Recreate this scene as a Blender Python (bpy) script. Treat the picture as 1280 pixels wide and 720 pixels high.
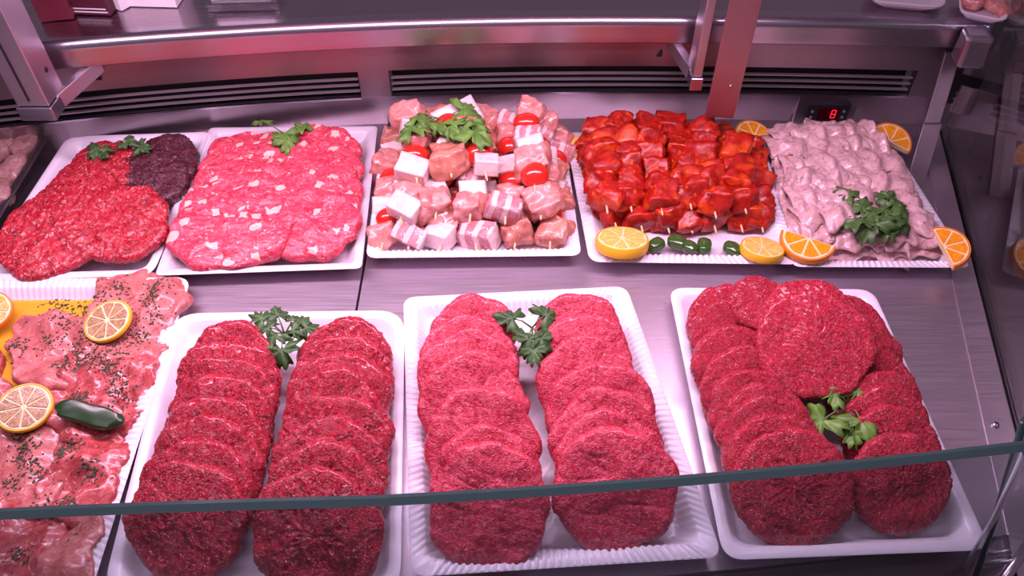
import bpy, math, random
from mathutils import Vector, Matrix, noise, Euler
R = math.radians
rnd = random.Random(7)
for o in list(bpy.data.objects): bpy.data.objects.remove(o)
S = bpy.context.scene
COL = S.collection

# ------------------------------------------------------------------ camera
DZ = 0.80                    # height of the case deck above the shop floor
H = 0.7233                   # camera height above the deck
PITCH = math.atan(1080/1000.0)
cam_d = bpy.data.cameras.new('camera')
cam_d.sensor_width = 36.0
cam_d.lens = 36.0*1000/1280
cam_d.clip_start = 0.02
cam = bpy.data.objects.new('camera', cam_d)
cam.location = (0, 0, DZ+H)
cam.rotation_euler = (math.pi/2-PITCH, 0, 0)
COL.objects.link(cam)
S.camera = cam

# ------------------------------------------------------------------ light
w = bpy.data.worlds.new('shop')
S.world = w
w.use_nodes = True
bg = w.node_tree.nodes['Background']
bg.inputs[0].default_value = (0.60, 0.42, 0.58, 1)
bg.inputs[1].default_value = 0.25

def area(name, loc, rot, sx, sy, power, col):
    d = bpy.data.lights.new(name, 'AREA')
    d.shape = 'RECTANGLE'; d.size = sx; d.size_y = sy
    d.energy = power; d.color = col
    o = bpy.data.objects.new(name, d)
    o.location = loc; o.rotation_euler = rot
    COL.objects.link(o)
    return o
# the pink butcher's tube under the canopy of the case, and an added overhead fill lamp
area('case_tube_light', (-0.17, 0.67, DZ+0.49), (R(-10), 0, 0), 1.10, 0.05, 8.6, (1.0, 0.66, 0.92))
area('overhead_fill_light', (-0.7, 0.15, DZ+1.75), (R(8), R(-18), 0), 1.2, 0.5, 4.5, (1.0, 0.72, 0.93))

S.view_settings.view_transform = 'Standard'
S.view_settings.look = 'None'
S.view_settings.gamma = 1.0
S.view_settings.use_curve_mapping = False
S.view_settings.exposure = 0.0

# ------------------------------------------------------------------ helpers
def P(px, py, z=0.0):
    """point at height z above the deck that lies under pixel (px, py) of the 1280x720 photo"""
    dx = (px-640)/1000.0; dy = (360-py)/1000.0
    Y = math.cos(PITCH)+dy*math.sin(PITCH); Z = -math.sin(PITCH)+dy*math.cos(PITCH)
    t = (z-H)/Z
    return Vector((dx*t, Y*t, DZ+z))

def mesh(name, vs, fs, mat=None, smooth=True, mats=None, mi=None):
    m = bpy.data.meshes.new(name)
    m.from_pydata([tuple(v) for v in vs], [], fs)
    if mats:
        for x in mats: m.materials.append(x)
        if mi:
            for p, i in zip(m.polygons, mi): p.material_index = i
    elif mat: m.materials.append(mat)
    if smooth: m.polygons.foreach_set('use_smooth', [True]*len(m.polygons))
    m.update()
    return m

def link(name, data, parent=None, loc=(0, 0, 0), rot=(0, 0, 0), scale=(1, 1, 1)):
    o = bpy.data.objects.new(name, data)
    COL.objects.link(o)
    if parent: o.parent = parent
    o.location = loc; o.rotation_euler = rot; o.scale = scale
    return o

def tag(o, label=None, cat=None, group=None, kind=None):
    if label: o['label'] = label
    if cat: o['category'] = cat
    if group: o['group'] = group
    if kind: o['kind'] = kind
    return o

class MB:
    def __init__(s): s.v = []; s.f = []
    def add(s, vs, fs):
        b = len(s.v); s.v += [tuple(v) for v in vs]; s.f += [tuple(i+b for i in f) for f in fs]
    def box(s, a, b):
        x0, y0, z0 = a; x1, y1, z1 = b
        s.hexa([(x0,y0,z0),(x1,y0,z0),(x1,y1,z0),(x0,y1,z0)], [(x0,y0,z1),(x1,y0,z1),(x1,y1,z1),(x0,y1,z1)])
    def hexa(s, lo, hi):
        s.add(list(lo)+list(hi), [(3,2,1,0),(4,5,6,7),(0,1,5,4),(1,2,6,5),(2,3,7,6),(3,0,4,7)])
    def tube(s, pts, r, n=8, r1=None):
        pts = [Vector(p) for p in pts]; vs = []; fs = []
        for i, p in enumerate(pts):
            d = (pts[min(i+1, len(pts)-1)]-pts[max(i-1, 0)]).normalized()
            u = d.cross(Vector((0, 0, 1)))
            if u.length < 1e-3: u = d.cross(Vector((1, 0, 0)))
            u.normalize(); q = d.cross(u)
            rr = r if r1 is None else r+(r1-r)*i/(len(pts)-1)
            for k in range(n):
                a = 2*math.pi*k/n
                vs.append(p+(u*math.cos(a)+q*math.sin(a))*rr)
        for i in range(len(pts)-1):
            for k in range(n):
                fs.append((i*n+k, i*n+(k+1) % n, (i+1)*n+(k+1) % n, (i+1)*n+k))
        fs.append(tuple(range(n-1, -1, -1))); fs.append(tuple((len(pts)-1)*n+k for k in range(n)))
        s.add(vs, fs)
    def build(s, name, mat, parent=None, smooth=False, bevel=0, loc=(0, 0, 0), rot=(0, 0, 0)):
        o = link(name, mesh(name, s.v, s.f, mat, smooth), parent, loc, rot)
        if bevel:
            m = o.modifiers.new('b', 'BEVEL'); m.width = bevel; m.segments = 3; m.limit_method = 'ANGLE'
        return o

def N3(p, f, seed=0.0): return noise.noise(Vector((p[0]*f+seed, p[1]*f-seed*.7, p[2]*f+seed*1.3)))

# ------------------------------------------------------------------ materials
def new_mat(name):
    m = bpy.data.materials.new(name); m.use_nodes = True
    nt = m.node_tree; b = nt.nodes['Principled BSDF']
    return m, nt, b
def plain(name, col, rough=0.5, metal=0.0, spec=0.5, emit=None, es=0, sss=0, coat=0):
    m, nt, b = new_mat(name)
    b.inputs['Base Color'].default_value = (*col, 1); b.inputs['Roughness'].default_value = rough
    b.inputs['Metallic'].default_value = metal; b.inputs['Specular IOR Level'].default_value = spec
    if emit: b.inputs['Emission Color'].default_value = (*emit, 1); b.inputs['Emission Strength'].default_value = es
    if sss:
        b.inputs['Subsurface Weight'].default_value = sss; b.inputs['Subsurface Radius'].default_value = (.006, .002, .0015); b.inputs['Subsurface Scale'].default_value = 1
    b.inputs['Coat Weight'].default_value = coat; b.inputs['Coat Roughness'].default_value = .15
    return m
def nd(nt, t, **k):
    n = nt.nodes.new(t)
    for a, v in k.items(): setattr(n, a, v)
    return n
def coords(nt, rand=True):
    tc = nd(nt, 'ShaderNodeTexCoord')
    if not rand: return tc.outputs['Object']
    oi = nd(nt, 'ShaderNodeObjectInfo'); mul = nd(nt, 'ShaderNodeMath', operation='MULTIPLY'); mul.inputs[1].default_value = 7.0
    nt.links.new(oi.outputs['Random'], mul.inputs[0])
    va = nd(nt, 'ShaderNodeVectorMath', operation='ADD')
    nt.links.new(tc.outputs['Object'], va.inputs[0]); nt.links.new(mul.outputs[0], va.inputs[1])
    return va.outputs[0]
def ramp(nt, fac, stops):
    r = nd(nt, 'ShaderNodeValToRGB'); e = r.color_ramp.elements
    while len(e) < len(stops): e.new(0.5)
    for el, (p, c) in zip(e, stops):
        el.position = p; el.color = (*c, 1) if len(c) == 3 else c
    nt.links.new(fac, r.inputs[0]); return r.outputs[0]
def noise_n(nt, vec, scale, detail=3, dist=0, rough=.5):
    n = nd(nt, 'ShaderNodeTexNoise'); n.inputs['Scale'].default_value = scale; n.inputs['Detail'].default_value = detail
    n.inputs['Distortion'].default_value = dist; n.inputs['Roughness'].default_value = rough
    nt.links.new(vec, n.inputs['Vector']); return n.outputs['Fac']
def mixc(nt, fac, a, b):
    m = nd(nt, 'ShaderNodeMix', data_type='RGBA')
    nt.links.new(fac, m.inputs[0])
    for s, x in ((6, a), (7, b)):
        if isinstance(x, tuple): m.inputs[s].default_value = (*x, 1)
        else: nt.links.new(x, m.inputs[s])
    return m.outputs[2]
def bump(nt, b, h, strength, dist):
    n = nd(nt, 'ShaderNodeBump'); n.inputs['Strength'].default_value = strength; n.inputs['Distance'].default_value = dist
    nt.links.new(h, n.inputs['Height']); nt.links.new(n.outputs[0], b.inputs['Normal'])

def meat(name, dark, mid, light, fat, fat_lo=.60, fat_hi=.68, scale=230, fscale=330, rough=.32, cubes=None, bstr=.8, big=None, herbs=None, bdist=.0015, coat=.25):
    m, nt, b = new_mat(name); v = coords(nt)
    n1 = noise_n(nt, v, scale, 4, 1.5, .6)
    col = ramp(nt, n1, [(.30, dark), (.50, mid), (.70, light)])
    if big:
        nb = noise_n(nt, v, big[1], 2, .6); f = ramp(nt, nb, [(.57, (0, 0, 0)), (.70, (1, 1, 1))]); col = mixc(nt, f, col, big[0])
    n2 = noise_n(nt, v, fscale, 2, 2.2)
    f2 = ramp(nt, n2, [(fat_lo, (0, 0, 0)), (fat_hi, (1, 1, 1))])
    col = mixc(nt, f2, col, fat)
    if cubes:
        vo = nd(nt, 'ShaderNodeTexVoronoi', distance='CHEBYCHEV'); vo.inputs['Scale'].default_value = cubes[0]
        vo.inputs['Randomness'].default_value = 1.0
        nw = nd(nt, 'ShaderNodeTexNoise'); nw.inputs['Scale'].default_value = 45; nt.links.new(v, nw.inputs['Vector'])
        sc_ = nd(nt, 'ShaderNodeVectorMath', operation='MULTIPLY_ADD'); sc_.inputs[1].default_value = (.022, .022, .022)
        nt.links.new(nw.outputs['Color'], sc_.inputs[0]); nt.links.new(v, sc_.inputs[2]); nt.links.new(sc_.outputs[0], vo.inputs['Vector'])
        lt = nd(nt, 'ShaderNodeMath', operation='LESS_THAN'); lt.inputs[1].default_value = cubes[1]; nt.links.new(vo.outputs['Distance'], lt.inputs[0])
        sep = nd(nt, 'ShaderNodeSeparateColor'); nt.links.new(vo.outputs['Color'], sep.inputs[0])
        g = nd(nt, 'ShaderNodeMath', operation='GREATER_THAN'); g.inputs[1].default_value = cubes[2]; nt.links.new(sep.outputs[0], g.inputs[0])
        mu = nd(nt, 'ShaderNodeMath', operation='MULTIPLY'); nt.links.new(lt.outputs[0], mu.inputs[0]); nt.links.new(g.outputs[0], mu.inputs[1])
        col = mixc(nt, mu.outputs[0], col, cubes[3])
    if herbs:
        nh = noise_n(nt, v, herbs[0], 3, 1.0); nh2 = noise_n(nt, v, herbs[0]*.18, 1)
        ad = nd(nt, 'ShaderNodeMath', operation='MULTIPLY'); nt.links.new(nh, ad.inputs[0]); nt.links.new(nh2, ad.inputs[1])
        col = mixc(nt, ramp(nt, ad.outputs[0], [(herbs[1], (0, 0, 0)), (herbs[1]+.03, (1, 1, 1))]), col, herbs[2])
    nt.links.new(col, b.inputs['Base Color'])
    nr = noise_n(nt, v, scale*.8, 2)
    nt.links.new(ramp(nt, nr, [(.35, (rough-.12,)*3), (.65, (rough+.2,)*3)]), b.inputs['Roughness'])
    b.inputs['Subsurface Weight'].default_value = .12
    b.inputs['Subsurface Radius'].default_value = (.005, .0015, .0012); b.inputs['Subsurface Scale'].default_value = 1
    b.inputs['Coat Weight'].default_value = coat; b.inputs['Coat Roughness'].default_value = .12
    h = nd(nt, 'ShaderNodeMath', operation='ADD'); nt.links.new(n1, h.inputs[0]); nt.links.new(n2, h.inputs[1])
    bump(nt, b, h.outputs[0], bstr, bdist)
    return m

def steel(name, col, rough=.3, bstr=.05):
    m, nt, b = new_mat(name)
    tc = nd(nt, 'ShaderNodeTexCoord'); mp = nd(nt, 'ShaderNodeMapping'); mp.inputs['Scale'].default_value = (3, 160, 160)
    nt.links.new(tc.outputs['Object'], mp.inputs[0])
    n = noise_n(nt, mp.outputs[0], 4, 3)
    n2 = noise_n(nt, tc.outputs['Object'], 6, 2)
    c = mixc(nt, n2, tuple(x*.86 for x in col), tuple(min(1, x*1.1) for x in col))
    nt.links.new(c, b.inputs['Base Color'])
    b.inputs['Metallic'].default_value = 1
    nt.links.new(ramp(nt, n, [(.3, (rough-.05,)*3), (.7, (rough+.07,)*3)]), b.inputs['Roughness'])
    bump(nt, b, n, bstr, .0005)
    return m

def glass(name, tint, base=.05, edge=False):
    m = bpy.data.materials.new(name); m.use_nodes = True; nt = m.node_tree; nt.nodes.clear()
    out = nd(nt, 'ShaderNodeOutputMaterial'); mx = nd(nt, 'ShaderNodeMixShader'); tr = nd(nt, 'ShaderNodeBsdfTransparent')
    gl = nd(nt, 'ShaderNodeBsdfGlossy'); gl.inputs['Roughness'].default_value = .02; gl.inputs['Color'].default_value = (.95, 1, .98, 1)
    tr.inputs[0].default_value = (*tint, 1)
    fr = nd(nt, 'ShaderNodeFresnel'); ge = nd(nt, 'ShaderNodeNewGeometry'); io = nd(nt, 'ShaderNodeMapRange')
    io.inputs[3].default_value = 1.5; io.inputs[4].default_value = 1/1.5          # same reflectance on both faces of the sheet
    nt.links.new(ge.outputs['Backfacing'], io.inputs[0]); nt.links.new(io.outputs[0], fr.inputs[0])
    ad = nd(nt, 'ShaderNodeMath', operation='ADD', use_clamp=True); ad.inputs[1].default_value = base
    nt.links.new(fr.outputs[0], ad.inputs[0]); nt.links.new(ad.outputs[0], mx.inputs[0])
    nt.links.new(tr.outputs[0], mx.inputs[1]); nt.links.new(gl.outputs[0], mx.inputs[2]); nt.links.new(mx.outputs[0], out.inputs[0])
    return m

STEEL = steel('brushed_steel', (.60, .52, .59), .42)
STEEL_WALL = steel('wall_steel', (.40, .35, .37), .38)
STEEL_TOP = steel('worktop_steel', (.50, .42, .46), .24)
STEEL_NOSE = plain('polished_steel', (.52, .49, .56), .25, 1)
STEEL_POST = plain('post_steel', (.62, .52, .58), .38, 1)
STEEL_PLATE = steel('plate_meat_reflection', (.52, .30, .33), .42)  # reddish base colour paints in the meat mirrored by the plate
POST_DARK = plain('matt_steel', (.26, .21, .24), .5, 1)
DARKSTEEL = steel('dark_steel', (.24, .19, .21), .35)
BLACK = plain('vent_black', (.008, .007, .01), .6)
BLACKPL = plain('black_plastic', (.02, .018, .022), .35)
SLAT = plain('slat_metal', (.46, .40, .43), .35, .7)
GLASS = glass('clear_glass', (.80, .86, .87), .03)
GLASS_SIDE = glass('side_glass', (.80, .80, .80), .06)
GEDGE = plain('green_glass_edge', (.035, .075, .072), .15, 0, .6)
GEDGE_GLINT = plain('glass_edge_glint', (.80, .80, .90), .12, 0, .8)  # bright reflection streak along the pane's end, put into the edge colour
PLASTIC = plain('white_melamine', (.80, .75, .84), .28, 0, .5)
PLASTIC2 = plain('grey_white_melamine', (.70, .64, .72), .30, 0, .5)
WHITE = plain('white_card', (.85, .82, .86), .6)
DEEP = meat('deep_red_mince', (.15, .001, .008), (.46, .004, .026), (.68, .028, .072), (.88, .30, .40), .58, .76, 160, 240, coat=.55, rough=.24, bdist=.003, bstr=1)
MID = meat('bright_red_mince', (.22, .001, .012), (.50, .007, .034), (.68, .034, .080), (.88, .32, .40), .58, .75, 210, 300, coat=.3, bdist=.0025, bstr=1)
PALE = meat('rosy_mince', (.36, .008, .032), (.60, .032, .075), (.76, .12, .18), (.86, .34, .42), .60, .78, 150, 230, bstr=.8, coat=.3, bdist=.002)
PINKF = meat('fatty_pink_mince', (.40, .014, .040), (.62, .045, .090), (.78, .14, .20), (.93, .50, .45), .62, .72, 110, 150, cubes=(68, .34, .75, (.84, .50, .42)), bstr=.6, coat=.15)
TARTAR = meat('herbed_red_mince', (.14, .002, .006), (.38, .006, .020), (.58, .030, .050), (.84, .30, .30), .59, .70, 130, 180, bstr=.7, coat=.2)
DARKM = meat('dark_mince', (.025, .003, .008), (.065, .008, .018), (.14, .02, .035), (.45, .18, .22), .61, .72, 150, 200)
CHICK = meat('pink_poultry', (.48, .14, .13), (.64, .25, .22), (.76, .38, .34), (.88, .60, .56), .62, .8, 60, 90, bstr=.25, coat=.5)
CHICK2 = meat('tan_poultry', (.40, .11, .08), (.56, .20, .14), (.68, .30, .22), (.84, .52, .44), .6, .78, 50, 80, bstr=.3, coat=.4)
CUTLET = meat('pink_cutlet', (.36, .075, .08), (.50, .14, .13), (.60, .21, .18), (.74, .38, .34), .60, .76, 60, 110, bstr=.5, herbs=(240, .40, (.05, .07, .025)), coat=.3)
CUTLET2 = meat('red_cutlet', (.28, .025, .035), (.46, .065, .07), (.60, .15, .14), (.80, .42, .40), .58, .75, 60, 80, bstr=.35, herbs=(220, .39, (.06, .075, .03)), coat=.3)
BACON = meat('bacon_pink', (.46, .13, .16), (.60, .22, .25), (.70, .33, .35), (.88, .68, .68), .60, .72, 60, 90, bstr=.2)
CHEESE = meat('pale_cube', (.70, .50, .50), (.80, .62, .61), (.84, .69, .67), (.88, .76, .73), .55, .7, 60, 90, bstr=.12)
MARIN = meat('paprika_meat', (.17, .001, .001), (.38, .005, .002), (.58, .022, .004), (.90, .16, .010), .60, .80, 70, 60, bstr=.5, coat=.15, rough=.40, big=((.66, .060, .004), 30))
SLICE = meat('pale_sliced_meat', (.46, .24, .25), (.68, .42, .43), (.80, .54, .54), (.84, .66, .65), .6, .75, 90, 120, bstr=.3, herbs=(420, .39, (.16, .12, .12)), coat=.3)
SAUS = meat('greyed_pink_meat', (.22, .10, .10), (.34, .17, .16), (.42, .23, .22), (.52, .36, .34), .6, .75, 90, 120, bstr=.3)
TOMATO = plain('tomato_red', (.68, .025, .015), .15, 0, .6, sss=.1, coat=.5)
OLIVE = plain('olive_black', (.015, .01, .015), .2)
WOOD = plain('skewer_wood', (.72, .52, .30), .6)
LEMR = plain('lemon_rind', (.85, .50, .02), .4); ORAR = plain('orange_rind', (.85, .26, .01), .4)
PITH = plain('citrus_pith', (.90, .72, .42), .5)
def pulp(name, a, b_):
    m, nt, b = new_mat(name); v = coords(nt)
    n = noise_n(nt, v, 260, 3, 1); nt.links.new(ramp(nt, n, [(.35, a), (.65, b_)]), b.inputs['Base Color'])
    b.inputs['Roughness'].default_value = .22; bump(nt, b, n, .4, .001)
    b.inputs['Subsurface Weight'].default_value = .2; b.inputs['Subsurface Radius'].default_value = (.004, .003, .001); b.inputs['Subsurface Scale'].default_value = 1
    return m
LEMP = pulp('lemon_pulp', (.80, .46, .07), (.88, .62, .18)); ORAP = pulp('orange_pulp', (.86, .27, .008), (.92, .42, .02))
LEMP2 = pulp('herbed_lemon_pulp', (.30, .17, .08), (.52, .33, .17))
def leafm(name, a, b_):
    m, nt, b = new_mat(name); v = coords(nt)
    n = noise_n(nt, v, 90, 3); nt.links.new(ramp(nt, n, [(.3, a), (.7, b_)]), b.inputs['Base Color'])
    b.inputs['Roughness'].default_value = .45; return m
LEAF = leafm('parsley_green', (.018, .065, .014), (.06, .15, .035))
LEAFB = leafm('bright_parsley', (.06, .16, .02), (.16, .33, .05))
LEAFM = leafm('mid_parsley', (.035, .10, .02), (.10, .21, .05))
STEM = plain('stem_green', (.10, .20, .06), .5)
PEPG = plain('green_pepper_skin', (.035, .10, .015), .18, 0, .6, coat=.5)
PEPD = plain('dark_green_skin', (.012, .05, .012), .3, 0, .5, coat=.15)
HERB = plain('chopped_herb', (.045, .055, .022), .6)
OIL = plain('yellow_marinade', (.75, .40, .03), .12, 0, .6, coat=.6)

# ------------------------------------------------------------------ the setting
def structure(name, vs, fs, mat):
    return tag(link(name, mesh(name, vs, fs, mat, False)), kind='structure')
m_, nt_, b_ = new_mat('shop_tiles')
br = nd(nt_, 'ShaderNodeTexBrick'); br.offset = 0; br.inputs['Scale'].default_value = 3; br.inputs['Mortar Size'].default_value = .01
br.inputs['Color1'].default_value = (.10, .08, .09, 1); br.inputs['Color2'].default_value = (.12, .10, .11, 1); br.inputs['Mortar'].default_value = (.09, .075, .08, 1)
nt_.links.new(coords(nt_, False), br.inputs[0]); nt_.links.new(br.outputs[0], b_.inputs['Base Color']); b_.inputs['Roughness'].default_value = .4
structure('floor', [(-3, -2, -.02), (3, -2, -.02), (3, 4, -.02), (-3, 4, -.02), (-3, -2, 0), (3, -2, 0), (3, 4, 0), (-3, 4, 0)],
          [(0, 3, 2, 1), (4, 5, 6, 7), (0, 1, 5, 4), (1, 2, 6, 5), (2, 3, 7, 6), (3, 0, 4, 7)], m_)

# ------------------------------------------------------------------ the case
case = link('display_case', None, loc=(0, 0.6, 0))
tag(case, 'curved stainless steel refrigerated butcher display case with glass front holding all the meat trays', 'display case')
OFF = Vector((0, -0.6, 0))
def cpart(mb, name, mat, parent=None, smooth=False, bevel=0, loc=None):
    return mb.build(name, mat, parent or case, smooth, bevel, loc=OFF if parent is None else (0, 0, 0))
def yw(x, z=0.057):                         # plan curve of the rear wall
    k = .125 if x < .13 else .06
    return 1.011-k*(x-.13)**2+max(0, (.057-z))*.22
def yg(x):                                  # plan curve of the front pane
    return .2615+.10*(x+.10)*abs(x+.10)*.8+.055*(x+.10)+(.02*(x+.1)**2 if x < -.1 else 0)+(-.09*(x+.1) if x < -.1 else 0)*.35
XE = .64                                     # right end of this section at the rear wall
def xr(y): return .525+(y-.44)*.214          # partition line
# deck panels
def deck(x0, x1, mat=STEEL, slanted=False):
    mb = MB(); n = 10
    top = []; bot = []
    xs = [x0+(x1-x0)*i/n for i in range(n+1)]
    def xx(x, y): return x if not slanted or x < x1-1e-6 else xr(y)
    fr = [(x, yg(x)+.028) for x in xs]; re = [(x, yw(x, 0)) for x in xs]
    if slanted:
        fr[-1] = (xr(.36), .36); re[-1] = (xr(yw(.64, 0)), yw(.64, 0))
        for i in range(n):
            t = i/n
            fr[i] = (x0+(fr[-1][0]-x0)*t, yg(x0+(fr[-1][0]-x0)*t)+.028); re[i] = (x0+(re[-1][0]-x0)*t, yw(x0+(re[-1][0]-x0)*t, 0))
        fr[-1] = (fr[-1][0], yg(fr[-1][0])+.028)
    for i in range(n):
        a, b, c, d = fr[i], fr[i+1], re[i+1], re[i]
        mb.hexa([(p[0], p[1], DZ-.012) for p in (a, b, c, d)], [(p[0], p[1], DZ) for p in (a, b, c, d)])
    return cpart(mb, 'deck_panel', mat)
deck(-.95, -.1885); deck(-.1855, .60, slanted=True)
# strip beside the partition with its screws
mb = MB()
for i in range(10):
    ya, yb = .30+i*.07, .30+(i+1)*.07
    mb.hexa([(xr(ya)-.030, ya, DZ), (xr(ya)-.001, ya, DZ), (xr(yb)-.001, yb, DZ), (xr(yb)-.030, yb, DZ)],
            [(xr(ya)-.030, ya, DZ+.0015), (xr(ya)-.001, ya, DZ+.0015), (xr(yb)-.001, yb, DZ+.0015), (xr(yb)-.030, yb, DZ+.0015)])
strip = cpart(mb, 'edge_strip', STEEL)
for p in (P(1243, 533), P(1157, 215)):
    mb = MB(); mb.tube([p-Vector((0, 0, 0)), p+Vector((0, 0, .0035)), p+Vector((0, 0, .005))], .0045, 14, .003)
    cpart(mb, 'screw', STEEL_NOSE, strip, True)
# plinth and floor of the case
mb = MB(); n = 24
for i in range(n):
    x0, x1 = -.95+i*(1.55/n), -.95+(i+1)*(1.55/n)
    a, b, c, d = (x0, yg(x0)-.02), (x1, yg(x1)-.02), (x1, yw(x1)+.34), (x0, yw(x0)+.34)
    mb.hexa([(p[0], p[1], 0.0) for p in (a, b, c, d)], [(p[0], p[1], DZ-.03) for p in (a, b, c, d)])
cpart(mb, 'base_cabinet', DARKSTEEL)
mb = MB()
for i in range(n):
    x0, x1 = -.95+i*(1.55/n), -.95+(i+1)*(1.55/n)
    a, b, c, d = (x0, yg(x0)-.02), (x1, yg(x1)-.02), (x1, yg(x1)+.027), (x0, yg(x0)+.027)
    mb.hexa([(p[0], p[1], DZ-.03) for p in (a, b, c, d)], [(p[0], p[1], DZ-.006) for p in (a, b, c, d)])
cpart(mb, 'glass_channel', DARKSTEEL, smooth=False)

def wall_strip(mb, x0, x1, z0, z1, off=0.0, th=.004, n=30, f=yw):
    for i in range(n):
        a = x0+(x1-x0)*i/n; b = x0+(x1-x0)*(i+1)/n
        mb.hexa([(a, f(a, z0)+off, DZ+z0), (b, f(b, z0)+off, DZ+z0), (b, f(b, z0)+off+th, DZ+z0), (a, f(a, z0)+off+th, DZ+z0)],
                [(a, f(a, z1)+off, DZ+z1), (b, f(b, z1)+off, DZ+z1), (b, f(b, z1)+off+th, DZ+z1), (a, f(a, z1)+off+th, DZ+z1)])
VZ0, VZ1 = .057, .099
mb = MB()
wall_strip(mb, -.95, XE, 0, VZ0, n=60); wall_strip(mb, -.95, XE, VZ1, .150, n=60)
wall_strip(mb, -.219, -.176, VZ0, VZ1, n=3); wall_strip(mb, .578, XE, VZ0, VZ1, n=3)
cpart(mb, 'rear_panel', STEEL_WALL)
for (x0, x1) in ((-.95, -.219), (-.176, .578)):
    mb = MB(); wall_strip(mb, x0, x1, VZ0-.003, VZ1+.003, .030, .004, 30)
    wall_strip(mb, x0, x1, VZ0-.003, VZ0-.001, .004, .028, 30); wall_strip(mb, x0, x1, VZ1+.001, VZ1+.003, .004, .028, 30)
    v = cpart(mb, 'air_vent', BLACK)
    for k in range(3):
        mb = MB(); z = VZ0+.0070+k*.0098
        wall_strip(mb, x0+.002, x1-.002, z, z+.0017, .003, .005, 30)
        cpart(mb, 'vent_slat', SLAT, v)
    mb = MB(); wall_strip(mb, x0, x1, VZ0-.003, VZ0+.0005, -.0022, .003, 30)
    cpart(mb, 'vent_lip', STEEL_NOSE, v)
# worktop with bull-nose
prof = [(.30, .187), (.03, .187), (.008, .187)]
for k in range(9):
    a = math.pi/2+math.pi*k/8*.9
    prof.append((-.004+.0165*math.cos(a)-.004, .171+.0165*math.sin(a)))
prof += [(-.004, .146), (.004, .141), (.30, .141)]
def sweep(mb, f, xs, prof, closed=True):
    vs = []; fs = []; m = len(prof)
    for x in xs:
        dx = 1e-3; t = Vector((dx*2, f(x+dx)-f(x-dx))).normalized(); nx, ny = -t.y, t.x
        for (d, z) in prof: vs.append((x+nx*d, f(x)+ny*d, DZ+z))
    for i in range(len(xs)-1):
        for k in range(m if closed else m-1):
            fs.append((i*m+k, (i+1)*m+k, (i+1)*m+(k+1) % m, i*m+(k+1) % m))
    fs.append(tuple(range(m))); fs.append(tuple(range((len(xs)-1)*m+m-1, (len(xs)-1)*m-1, -1)))
    mb.add(vs, fs)
mb = MB(); xs = [-.95+i*(XE-.005+.95)/60 for i in range(61)]
sweep(mb, yw, xs, [(.30, .186), (-.004, .186), (-.004, .141), (.30, .141)])
cpart(mb, 'worktop', STEEL_TOP)
mb = MB()
nose = [(-.003, .1865)]
for k in range(11):
    a = math.pi/2+math.pi*.55*k/10
    nose.append((-.010+.013*math.cos(a), .1735+.013*math.sin(a)))
nose += [(-.0235, .158), (-.0235, .150), (-.021, .1475), (-.014, .1440), (-.003, .1405)]
sweep(mb, yw, xs, nose)
cpart(mb, 'worktop_nose', STEEL_NOSE, smooth=True).modifiers.new('e', 'EDGE_SPLIT').split_angle = R(40)
# dark under-nose gap plate with small fixing slots
for (px, py) in ((126, 92), (824, 62)):
    p = P(px, py, .12); p.y = yw(p.x)-.001
    mb = MB(); mb.hexa([(p.x-.005, p.y-.002, p.z-.004), (p.x+.003, p.y-.002, p.z-.004), (p.x+.003, p.y+.002, p.z-.004), (p.x-.005, p.y+.002, p.z-.004)],
                       [(p.x, p.y-.002, p.z+.005), (p.x+.003, p.y-.002, p.z+.005), (p.x+.003, p.y+.002, p.z+.005), (p.x, p.y+.002, p.z+.005)])
    cpart(mb, 'fixing_slot', BLACK)
# thermostat
p = P(1034, 150, .018); yy = yw(p.x, .02)
mb = MB(); mb.box((p.x-.046, yy-.005, DZ+.0), (p.x+.044, yy+.002, DZ+.051)); frame = cpart(mb, 'thermostat_plate', STEEL_WALL, bevel=.001)
mb = MB(); mb.box((p.x-.032, yy-.010, DZ+.006), (p.x+.032, yy-.004, DZ+.040)); ctl = cpart(mb, 'thermostat', BLACKPL, bevel=.001)
mb = MB(); mb.box((p.x-.014, yy-.0108, DZ+.014), (p.x+.018, yy-.0102, DZ+.034)); cpart(mb, 'display_window', plain('dark_red_window', (.05, .0, .004), .15), ctl)
LED = plain('led_red', (.3, 0, .01), .4, emit=(1, .01, .04), es=2.2)
mb = MB()                                   # a small seven-segment figure
for (a, b, c, d) in ((0, 0, 5, 1), (0, 5.5, 5, 6.5), (0, 11, 5, 12), (-.5, 1, .5, 6), (4.5, 1, 5.5, 6), (4.5, 6.5, 5.5, 11), (-.5, 6.5, .5, 11)):
    mb.box((p.x+.006+a*.0012, yy-.0112, DZ+.0165+b*.0012), (p.x+.006+c*.0012, yy-.0109, DZ+.0165+d*.0012))
tag(cpart(mb, 'digit', LED, ctl), 'glowing red digit')
for (ax, az) in ((-.023, .018), (-.023, .028), (.024, .028), (.024, .018)):
    mb = MB(); mb.tube([(p.x+ax, yy-.0115, DZ+az), (p.x+ax, yy-.009, DZ+az)], .0022, 10)
    cpart(mb, 'button', plain('grey_button', (.22, .20, .24), .5), ctl)

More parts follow.
